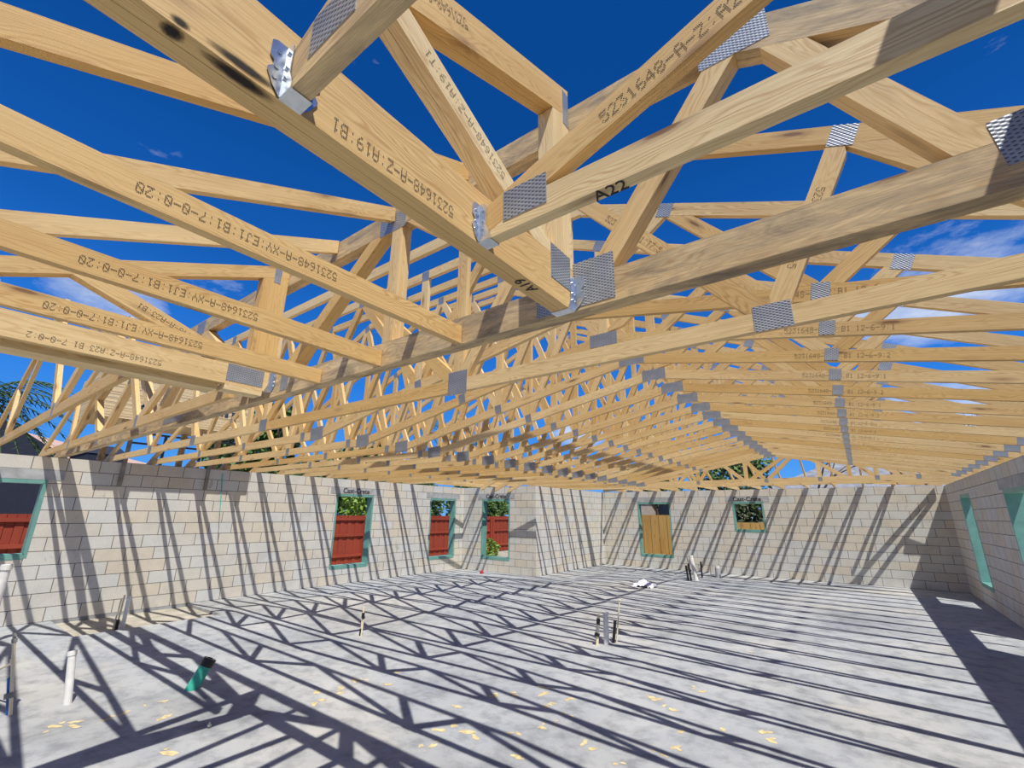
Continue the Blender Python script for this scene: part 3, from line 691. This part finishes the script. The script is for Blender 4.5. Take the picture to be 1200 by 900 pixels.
# ------------------------------------------------------------------ pipes standing in the slab
def pipe_thing(name, x, y, label, cat, parts, group=None, z=0.0):
    e = empty(name, (x, y, z)); tag(e, label, cat, group)
    for nm, m, segs in parts:
        bm = bmesh.new()
        for s_ in segs: tube(bm, *s_)
        bm_obj(nm, bm, m, e)
    return e
def lean(e, ang): e.rotation_euler = Matrix.Rotation(ang, 3, Vector((0.6, -0.8, 0))).to_euler()
e = pipe_thing('white_pipe', -5.86, 1.36, 'capped white pipe stub standing alone left of the green pipe', 'pipe', [
    ('pipe_body', PVC, [((0, 0, -0.02), (0.0, 0.0, 0.40), 0.030)]), ('pipe_cap', PVC, [((0, 0, 0.385), (0, 0, 0.42), 0.035)])])
lean(e, 0.17)
bm = bmesh.new()
e = empty('drain_pipe', (-5.41, 2.16, 0)); tag(e, 'leaning green drain pipe with black taped top', 'pipe')
ax = Vector((0.02, 0.11, 0.235)); r = 0.055
tube(bm, ax*-0.2, ax*0.80, r, r, 20, False); tube(bm, ax*0.80, ax*0.0, r*0.9, r*0.9, 20, False); bm_obj('pipe_body', bm, TEAL, e, smooth=True)
bm = bmesh.new(); tube(bm, ax*0.76, ax*1.03, r*1.05, r*1.08, 20, True); bm_obj('black_cover', bm, BLACK, e)
bm = bmesh.new(); tube(bm, ax*1.031, ax*1.06, r*0.5, r*0.3, 12); bm_obj('cover_tuck', bm, BLACK, e)
e = pipe_thing('supply_pipe', -5.92, 1.02, 'cream supply pipe with blue tape and a grey band at the left edge', 'pipe', [
    ('pipe_body', CPVC, [((0, 0, -0.02), (0.02, 0.03, 0.56), 0.0125)]),
    ('side_branch', CPVC, [((0.013, 0.02, 0.40), (-0.5, -0.06, 0.37), 0.010)]),
    ('tee_fitting', CPVC, [((0.012, 0.018, 0.375), (0.014, 0.021, 0.43), 0.018)]),
    ('blue_sleeve', BLUE, [((-0.028, -0.006, 0.0), (-0.018, 0.006, 0.29), 0.017)]),
    ('grey_band', flat('grey_tape', (0.22, 0.22, 0.22), 0.5), [((-0.012, 0.0, 0.13), (-0.009, 0.004, 0.17), 0.036)]),
    ('valve', STRAP, [((0.02, 0.03, 0.55), (0.021, 0.031, 0.585), 0.019), ((0.02, 0.03, 0.575), (0.022, 0.032, 0.63), 0.012), ((-0.008, 0.03, 0.605), (0.05, 0.034, 0.605), 0.008)])])
lean(e, 0.33)
pipe_thing('white_pipe', -8.89, 2.47, 'pair of cream and white pipes in the sunken pan by the left wall', 'pipe', [
    ('white_tube', PVC, [((0.02, 0, -0.06), (0.02, 0.0, 0.40), 0.026)]), ('white_cap', PVC, [((0.02, 0.0, 0.385), (0.02, 0.0, 0.42), 0.031)]),
    ('cream_tube', CPVC, [((-0.06, -0.05, -0.06), (-0.05, -0.04, 0.43), 0.012)]), ('cream_tube', CPVC, [((-0.09, -0.08, -0.06), (-0.08, -0.06, 0.38), 0.010)]),
    ('black_sleeve', BLACK, [((-0.06, -0.05, -0.05), (-0.058, -0.048, 0.10), 0.022)])], z=-0.0)
pipe_thing('white_pipe', -9.1, 1.135, 'white pipe cut off by the left picture edge below the window', 'pipe', [
    ('pipe_body', PVC, [((0, 0, -0.02), (0.05, 0.0, 0.90), 0.05)]), ('pipe_cap', PVC, [((0.049, 0, 0.88), (0.051, 0, 0.94), 0.06)])])
pipe_thing('supply_pipe', -5.84, 4.36, 'short cream and black stub pipe out alone on the floor', 'pipe', [
    ('pipe_body', CPVC, [((0, 0, -0.02), (0.01, 0.01, 0.36), 0.013)]), ('pipe_body', CPVC, [((0.03, -0.01, -0.02), (0.035, 0, 0.24), 0.011)]),
    ('black_sleeve', BLACK, [((0, 0, 0.0), (0.002, 0.002, 0.09), 0.02)]), ('black_sleeve', BLACK, [((0.007, 0.007, 0.22), (0.01, 0.01, 0.29), 0.02)]),
    ('black_sleeve', BLACK, [((0.034, 0, 0.22), (0.035, 0, 0.25), 0.018)])])
def cluster(x, y, lab, segs): return pipe_thing('pipe_cluster', x, y, lab, 'pipe', segs)
pipe_thing('white_pipe', -2.97, 6.14, 'thick white pipe in the middle of the near pipe cluster', 'pipe', [('pipe_body', PVC, [((0, 0, -0.02), (0, 0.01, 0.37), 0.036)]), ('pipe_cap', PVC, [((0, 0.01, 0.36), (0, 0.01, 0.385), 0.041)])])
pipe_thing('supply_pipe', -3.05, 6.02, 'cream pipe with black sleeves left of the thick white pipe', 'pipe', [
    ('pipe_body', CPVC, [((0, 0, -0.02), (0.03, 0.02, 0.37), 0.018)]), ('black_sleeve', BLACK, [((0.003, 0.002, 0.11), (0.008, 0.006, 0.145), 0.034)]), ('black_sleeve', BLACK, [((0.02, 0.015, 0.25), (0.026, 0.018, 0.32), 0.024)]), ('grey_sleeve', STRAP, [((0.009, 0.006, 0.15), (0.02, 0.014, 0.25), 0.022)])])
pipe_thing('supply_pipe', -2.90, 6.30, 'thin tall cream pipe with black sleeve right of the thick white pipe', 'pipe', [
    ('pipe_body', CPVC, [((0, 0, -0.02), (0.05, 0.05, 0.52), 0.0095)]), ('black_sleeve', BLACK, [((-0.03, -0.03, 0.0), (-0.005, 0, 0.27), 0.02)]), ('elbow', CPVC, [((0.05, 0.05, 0.52), (0.06, 0.05, 0.525), 0.014)])])
pipe_thing('white_pipe', -3.80, 13.35, 'leaning white pipe in the pipe group near the back wall', 'pipe', [('pipe_body', PVC, [((0.04, 0, -0.02), (-0.06, 0.02, 0.60), 0.05)]), ('pipe_cap', PVC, [((-0.058, 0.02, 0.58), (-0.062, 0.02, 0.62), 0.057)])])
pipe_thing('black_pipe', -3.93, 13.20, 'pair of black sleeved pipes beside the leaning white pipe', 'pipe', [('pipe_body', BLACK, [((0, 0, -0.02), (-0.03, 0.0, 0.37), 0.025)]), ('pipe_body', BLACK, [((0.06, 0.05, -0.02), (0.02, 0.05, 0.42), 0.025)]), ('cream_top', CPVC, [((0.02, 0.05, 0.42), (0.0, 0.05, 0.6), 0.016)]), ('coupling', BLACK, [((0.045, 0.05, 0.22), (0.04, 0.05, 0.27), 0.04)])])
pipe_thing('black_pipe', -3.80, 14.05, 'single thin black pipe near the back wall', 'pipe', [('pipe_body', BLACK, [((0, 0, -0.02), (0, 0, 0.42), 0.022)]), ('coupling', BLACK, [((0.02, 0, 0.27), (0.02, 0, 0.33), 0.022)])])
pipe_thing('white_pipe', -3.45, 14.37, 'stubby grey pipe with white cap near the back wall', 'pipe', [('pipe_body', flat('grey_pipe', (0.42, 0.43, 0.43), 0.5), [((0, 0, -0.02), (0, 0, 0.25), 0.07)]), ('pipe_cap', PVC, [((0, 0, 0.25), (0, 0, 0.31), 0.062)])])
pipe_thing('supply_pipe', -3.62, 14.30, 'thin grey pipe between the black pipe and the stubby grey pipe', 'pipe', [('pipe_body', STRAP, [((0, 0, -0.02), (0, 0, 0.38), 0.014)])])
pipe_thing('bolt_stub', -4.39, 1.93, 'tiny steel bolt sticking up from the slab', 'bolt', [('bolt_shank', STRAP, [((0, 0, -0.01), (0, 0, 0.045), 0.008)]), ('nut', STRAP, [((0, 0, 0.012), (0, 0, 0.026), 0.016, None, 6)])])
bm = bmesh.new(); tube(bm, (0, 0, 0), (0, 0, 0.05), 0.05, 0.06); tube(bm, (0, 0, 0.05), (0.02, 0, 0.09), 0.03, 0.02)
tag(bm_obj('red_cap', bm, RED, None, (-8.94, 10.62, 0.0)), 'small red plastic cap on the floor by the recess wall', 'cap')
bm = bmesh.new(); bmesh.ops.create_grid(bm, x_segments=14, y_segments=10, size=0.5)
for v in bm.verts:
    r_ = math.hypot(v.co.x, v.co.y); v.co.z = max(0.004, 0.17*(1-r_*1.5)+random.uniform(-0.03, 0.03)); v.co.x *= 0.50; v.co.y *= 0.36
tag(bm_obj('crumpled_wrapper', bm, PAPER, None, (-4.42, 11.35, 0.0)), 'crumpled white plastic wrapper lying on the slab', 'wrapper')
SP = [(-4.39, 2.85), (-4.21, 2.74), (-4.26, 2.93), (-4.32, 3.08), (-4.36, 3.31), (-4.27, 3.42), (-4.11, 3.43), (-4.22, 3.72), (-2.7, 3.08), (-2.8, 2.76), (-2.82, 2.82), (-2.38, 3.57), (-2.46, 3.36), (-3.06, 3.84), (-2.9, 4.01), (-2.79, 4.32), (-2.67, 4.22), (-2.43, 4.2), (-2.56, 3.97), (-2.27, 3.72), (-2.26, 3.91), (-1.88, 3.55), (-2.16, 3.03), (-2.94, 3.09), (-3.09, 3.44), (-3.54, 3.67), (-2.21, 4.88), (-2.1, 4.91), (-1.79, 4.71), (-1.65, 4.6), (-1.43, 4.21), (-1.1, 4.5), (-0.89, 4.59), (-0.81, 4.46), (-1.47, 3.79), (-1.39, 3.89), (-1.59, 3.43), (-1.55, 5.23), (-1.38, 6.94), (-5.29, 1.35), (-5.27, 1.5), (-5.25, 1.64), (-5.24, 1.83), (-4.88, 1.83), (-4.23, 1.62), (-5.33, 1.18)]
bm = bmesh.new()
for (x, y) in SP:
    for q in range(random.choice((1, 2, 2, 3))):
        a0 = random.random()*6.28; rr = random.uniform(0.010, 0.034); el = random.uniform(1.2, 2.6); cx, cy = x+random.uniform(-0.07, 0.07), y+random.uniform(-0.07, 0.07)
        vs = []
        for i in range(11):
            t_ = 2*math.pi*i/11; r_ = rr*random.uniform(0.55, 1.2); u, v = r_*el*math.cos(t_), r_*math.sin(t_)
            vs.append(bm.verts.new((cx+u*math.cos(a0)-v*math.sin(a0), cy+u*math.sin(a0)+v*math.cos(a0), 0.0015+0.0004*q)))
        bm.faces.new(vs)
bmesh.ops.recalc_face_normals(bm, faces=bm.faces[:])
for f in bm.faces:
    if f.normal.z < 0: f.normal_flip()
me = bpy.data.meshes.new('yellow_spills'); bm.to_mesh(me); bm.free(); o = link('yellow_spills', me, SPILL); tag(o, 'scattered yellow foam splashes dried on the slab', 'stain', None, 'stuff')

# ------------------------------------------------------------------ outside: fences, houses, trees
def fence_panel(x, y, rz, m, hgt, label, group, L_=2.4, rails=True, cat='fence'):
    e = empty('fence_panel', (x, y, -0.12), rz); tag(e, label, cat, group)
    bm = bmesh.new(); nb = 16; w_ = L_/nb; pts = []
    for i in range(nb):
        d = 0.0 if i % 2 else 0.014
        pts += [(i*w_+0.004, d), ((i+1)*w_-0.004, d), ((i+1)*w_-0.003, -0.012), ((i+1)*w_+0.003, -0.012)]
    lo = [bm.verts.new((p[0], p[1], 0.03)) for p in pts]; hi = [bm.verts.new((p[0], p[1], hgt+0.12)) for p in pts]
    lob = [bm.verts.new((p[0], -0.02, 0.03)) for p in pts]; hib = [bm.verts.new((p[0], -0.02, hgt+0.12)) for p in pts]
    for i in range(len(pts)-1):
        bm.faces.new((lo[i], lo[i+1], hi[i+1], hi[i])); bm.faces.new((hib[i], hib[i+1], lob[i+1], lob[i])); bm.faces.new((hi[i], hi[i+1], hib[i+1], hib[i])); bm.faces.new((lob[i], lob[i+1], lo[i+1], lo[i]))
    # boards run vertically: stand the grain up by laying the mesh along its local X
    bmesh.ops.rotate(bm, verts=bm.verts[:], cent=(0, 0, 0), matrix=Matrix.Rotation(math.pi/2, 3, 'Y'))
    bm_obj('boards', bm, m, e, rot=(0, -math.pi/2, 0))
    if rails:
        for z in (0.28, 0.95, hgt-0.04):
            bm = bmesh.new(); box(bm, (0.0, 0.0145, z), (L_-0.002, 0.055, z+0.085)); bm_obj('rail', bm, m, e)
        for px_ in (0.02, L_-0.12):
            bm = bmesh.new(); box(bm, (px_, 0.056, 0.0), (px_+0.09, 0.14, hgt+0.06)); bm_obj('post', bm, m, e)
    return e
RP = [(-1.4, 'red fence panel outside the leftmost window, nearer piece'), (1.0, 'red fence panel outside the leftmost window, farther piece'),
      (8.2, 'red fence panel at the left in the second window'), (10.6, 'red fence panel at the right in the second window'), (13.0, 'red fence panel at the left in the third window'),
      (15.4, 'red fence panel at the right in the third window'), (17.8, 'red fence panel at the left in the recess wall window'), (20.2, 'red fence panel at the right in the recess wall window')]
for y, lab in RP: fence_panel(-14.5, y+2.4, -math.pi/2, REDW, 1.53, lab, 'red fence panels along the left side')
fence_panel(-4.3, 17.05, math.pi, YELW, 1.67, 'yellow board fence panel outside the back wall window', 'yellow fence panels behind', rails=False)
fence_panel(-1.2, 18.4, math.pi, YELW, 1.45, 'orange board fence showing through the small square window', 'yellow fence panels behind', L_=2.4, rails=False)

def prismroof(bm, x0, x1, y0, y1, z0, z1, hip=2.0, along='Y'):
    b_ = [bm.verts.new(p) for p in ((x0, y0, z0), (x1, y0, z0), (x1, y1, z0), (x0, y1, z0))]
    if along == 'Y': r_ = [bm.verts.new(((x0+x1)/2, y0+hip, z1)), bm.verts.new(((x0+x1)/2, y1-hip, z1))]; fs = ((0, 1, 4), (1, 2, 5, 4), (2, 3, 5), (3, 0, 4, 5))
    else: r_ = [bm.verts.new((x0+hip, (y0+y1)/2, z1)), bm.verts.new((x1-hip, (y0+y1)/2, z1))]; fs = ((3, 0, 4), (0, 1, 5, 4), (1, 2, 5), (2, 3, 4, 5))
    vs = b_+r_
    for f in fs: bm.faces.new([vs[i] for i in f])
    bm.faces.new(b_)
def house(name, x0, x1, y0, y1, zw, zr, wm, rm, label, hip=2.0, along='Y', over=0.5, win=None):
    e = empty(name, ((x0+x1)/2, (y0+y1)/2, -0.12)); o_ = Vector(e.location); tag(e, label, 'house')
    bm = bmesh.new(); box(bm, Vector((x0, y0, -0.12))-o_, Vector((x1, y1, zw))-o_); bm_obj('walls', bm, wm, e)
    bm = bmesh.new(); prismroof(bm, x0-over-o_.x, x1+over-o_.x, y0-over-o_.y, y1+over-o_.y, zw-o_.z+0.002, zr-o_.z, hip+over, along); bm_obj('roof', bm, rm, e)
    for wn in (win or []):
        bm = bmesh.new(); box(bm, Vector(wn[0])-o_, Vector(wn[1])-o_); bm_obj('window_pane', bm, flat('dark_glass', (0.02, 0.02, 0.025), 0.15), e)
    return e
DARK = flat('dark_render', (0.020, 0.024, 0.045), 0.8)
def tile_build(t, b):
    _, r, oc = objco(t); s_ = node(t, 'ShaderNodeTexBrick'); s_.inputs['Scale'].default_value = 3.2
    s_.inputs['Color1'].default_value = (0.55, 0.36, 0.29, 1); s_.inputs['Color2'].default_value = (0.63, 0.44, 0.36, 1); s_.inputs['Mortar'].default_value = (0.30, 0.19, 0.15, 1)
    mpx = node(t, 'ShaderNodeMapping'); mpx.inputs['Rotation'].default_value = (0, 0, math.pi/2); t.links.new(oc, mpx.inputs[0]); t.links.new(mpx.outputs[0], s_.inputs['Vector']); t.links.new(s_.outputs['Color'], b.inputs['Base Color'])
TILE = mat('pink_roof_tiles', tile_build, 0.85)
house('neighbour_house', -36, -25.2, -8.0, 6.4, 3.5, 5.2, flat('tan_render', (0.45, 0.37, 0.29), 0.9), TILE, 'neighbouring house with pinkish tiled roof beyond the left wall', 4.0)
house('garden_shed', -24.0, -20.0, -1.0, 3.6, 2.9, 4.35, DARK, DARK, 'dark navy gabled outbuilding beyond the left wall', 0.02, 'X', 0.02)
house('garden_shed', -17.6, -15.8, 2.8, 3.65, 3.05, 3.35, DARK, DARK, 'low dark box shed just over the left wall', 0.02, 'Y', 0.02)
house('neighbour_house', -16.0, -5.0, 24.5, 30.0, 2.45, 2.75, flat('beige_render', (0.52, 0.44, 0.36), 0.9), flat('dark_shingle', (0.12, 0.11, 0.11), 0.9), 'beige house with a dark window behind the yellow fence', 2.0, 'X', 0.1, [((-8.6, 24.44, 1.6), (-6.6, 24.52, 2.35))])
house('neighbour_house', -4.0, 9.0, 27.0, 34.0, 2.75, 4.5, flat('pale_render', (0.55, 0.55, 0.53), 0.9), flat('pale_shingle', (0.25, 0.26, 0.28), 0.9, 0, 0.3, 3), 'pale roofed house beyond the back wall on the right', 3.0, 'X', 0.4)
e = empty('screen_enclosure', (-15.2, 4.6, -0.12)); tag(e, 'black metal screen enclosure frame beyond the left wall', 'enclosure')
for y in (-1.1, -0.35, 0.55, 1.6):
    bm = bmesh.new(); box(bm, (-0.03, y-0.03, 0.0), (0.03, y+0.03, 3.72)); bm_obj('frame_post', bm, BLACK, e)
for z in (3.45, 3.72):
    bm = bmesh.new(); box(bm, (-0.025, -1.13, z), (0.025, 1.63, z+0.05)); bm_obj('frame_beam', bm, BLACK, e)
bm = bmesh.new(); tube(bm, (0, -1.1, 4.15), (0, 1.6, 3.75), 0.02, n=6); bm_obj('frame_brace', bm, BLACK, e)

def leafcloud(bm, c, rx, ry, rz_, n, s):
    for i in range(n):
        while True:
            p = Vector((random.uniform(-1, 1), random.uniform(-1, 1), random.uniform(-1, 1)))
            if 0.25 < p.length < 1: break
        p = Vector((c[0]+p.x*rx, c[1]+p.y*ry, c[2]+p.z*rz_))
        d = Vector((random.gauss(0, 1), random.gauss(0, 1), random.gauss(0, 0.7))).normalized(); u = d.orthogonal().normalized()
        ss = s*random.uniform(0.6, 1.3)
        vs = [bm.verts.new(p+q) for q in (d*ss, u*ss*0.42, -d*ss, -u*ss*0.42)]; bm.faces.new(vs)
def branch(bm, p, d, ln, r_, lev):
    q = p+d*ln; tube(bm, p, q, r_, r_*0.65, 6, False)
    if lev == 0: return
    for i in range(random.choice((2, 3))):
        nd = (d+Vector((random.uniform(-0.8, 0.8), random.uniform(-0.8, 0.8), random.uniform(-0.15, 0.6)))).normalized(); branch(bm, q, nd, ln*random.uniform(0.55, 0.8), r_*0.62, lev-1)
def tree(name, x, y, h, label, blobs, m, n=900, s=0.16, group=None, trunk=True, lev=3):
    e = empty(name, (x, y, -0.12)); tag(e, label, 'tree', group)
    if trunk:
        bm = bmesh.new(); branch(bm, Vector((0, 0, 0)), Vector((0.03, 0.02, 1)).normalized(), h*(0.42 if blobs else 0.36), 0.11 if blobs else 0.075, lev); bm_obj('trunk', bm, BARK, e)
    if blobs:
        bm = bmesh.new()
        for b_ in blobs: leafcloud(bm, b_[:3], *b_[3:6], int(n*b_[3]*b_[4]*b_[5]**0.5), s)
        o = bm_obj('foliage', bm, m, e); o['kind'] = 'stuff'
    return e
tree('leafy_tree', -21.5, 9.3, 5.6, 'dark leafy tree over the left wall behind the roof trusses', [(0, 0, 4.0, 1.3, 1.9, 1.9), (0.3, 0.9, 5.5, 1.0, 1.4, 1.2)], LEAF, 900, 0.17)
tree('leafy_tree', -22.0, 15.6, 5.6, 'leafy tree beyond the left wall, right of the darker one', [(0, 0, 3.6, 1.4, 2.4, 1.9), (0, 1.2, 5.0, 0.8, 1.2, 1.0)], LEAF, 800, 0.17)
for (x, y, lab, b_, mm) in ((-16.0, 11.6, 'bright green bush over the fence in the second window', [(0, 0, 1.8, 0.8, 1.0, 1.1)], LEAFB), (-17.9, 10.3, 'dark green bush over the fence in the second window', [(0, 0, 2.2, 0.9, 2.0, 1.8)], LEAF),
                            (-16.8, 14.6, 'dense green bush over the fence in the third window', [(0, 0, 2.1, 1.1, 2.0, 1.5)], LEAF), (-16.6, 19.3, 'tall green bush over the fence in the recess wall window', [(0, 0, 2.1, 1.2, 2.3, 1.6)], LEAF),
                            (-13.2, 16.0, 'low green weeds at the fence foot in the recess wall window', [(0, 0, 0.32, 0.5, 0.5, 0.45)], LEAFB)):
    low = 'low green' in lab
    tree('garden_bush', x, y, 1.5, lab, b_, mm, 1500, 0.12, 'bushes beyond the red fence', not low, 2)
tree('garden_bush', -3.5, 19.6, 2.4, 'dark shrub seen through the small square window', [(0.0, 0, 1.7, 1.6, 0.9, 1.2)], LEAFD, 1900, 0.12, None, True, 2)
for (x, y, lab, h, b_) in ((-7.8, 22.0, 'leafy tree over the back wall at the far left of the back roof', 4.6, [(0, 0, 3.3, 1.6, 1.0, 1.1)]), (-4.4, 21.8, 'leafy tree over the back wall behind the crossing webs', 4.9, [(0, 0, 3.3, 1.7, 1.0, 1.1), (0.8, 0, 4.0, 1.0, 0.8, 0.7)])):
    tree('leafy_tree', x, y, h, lab, b_, LEAF, 850, 0.13, 'trees behind the back wall')
tree('bare_tree', -1.4, 21.0, 6.0, 'bare branching tree over the back wall right of the leafy ones', [], None, lev=6)
tree('bare_tree', 3.6, 23.0, 5.2, 'thin bare tree in front of the pale roof', [], None, lev=6)
tree('leafy_tree', 5.0, 17.5, 5.6, 'dark tree showing past the right wall between roof chords', [(0, 0, 4.6, 1.6, 1.6, 1.2)], LEAF, 800, 0.14)
def palm(x, y, h, label, nfr=22, fl=1.7):
    e = empty('palm_tree', (x, y, -0.12)); tag(e, label, 'palm tree', 'palm trees')
    bm = bmesh.new(); tube(bm, (0, 0, 0), (0.1, 0.05, h), 0.16, 0.11, 10); bm_obj('trunk', bm, BARK, e)
    bm = bmesh.new(); top = Vector((0.1, 0.05, h))
    for i in range(nfr):
        a = 2*math.pi*i/nfr+random.uniform(-0.2, 0.2); el = random.uniform(-0.5, 1.1); hd = Vector((math.cos(a), math.sin(a), 0)); side = Vector((-math.sin(a), math.cos(a), 0))
        pts = []
        for k in range(9):
            t_ = k/8; pts.append(top+hd*(fl*t_*math.cos(el*(1-t_)))+Vector((0, 0, fl*(math.sin(el)*t_-0.75*t_*t_))))
        for k in range(8): tube(bm, pts[k], pts[k+1], 0.012, 0.010, 5, False)
        for k in range(1, 9):
            for j in (0, 0.5):
                p = pts[k-1].lerp(pts[k], j); ln = 0.55*math.sin(math.pi*(0.15+0.8*(k-1+j)/8))
                for sg in (-1, 1):
                    tip = p+side*sg*ln*0.75+hd*ln*0.5+Vector((0, 0, -ln*0.35)); wv = hd*0.022
                    bm.faces.new([bm.verts.new(q) for q in (p-wv, p+wv, tip)])
    o = bm_obj('fronds', bm, PALM, e); o['kind'] = 'stuff'
palm(-16.9, 0.75, 4.35, 'big palm with drooping fronds at the left edge over the wall', 44, 1.9)
palm(-23.0, 20.0, 7.4, 'distant palm crown between the roof webs, left of the middle', 24, 1.8)
palm(-23.0, 26.6, 7.0, 'distant palm crown between the roof webs, near the middle', 24, 1.8)
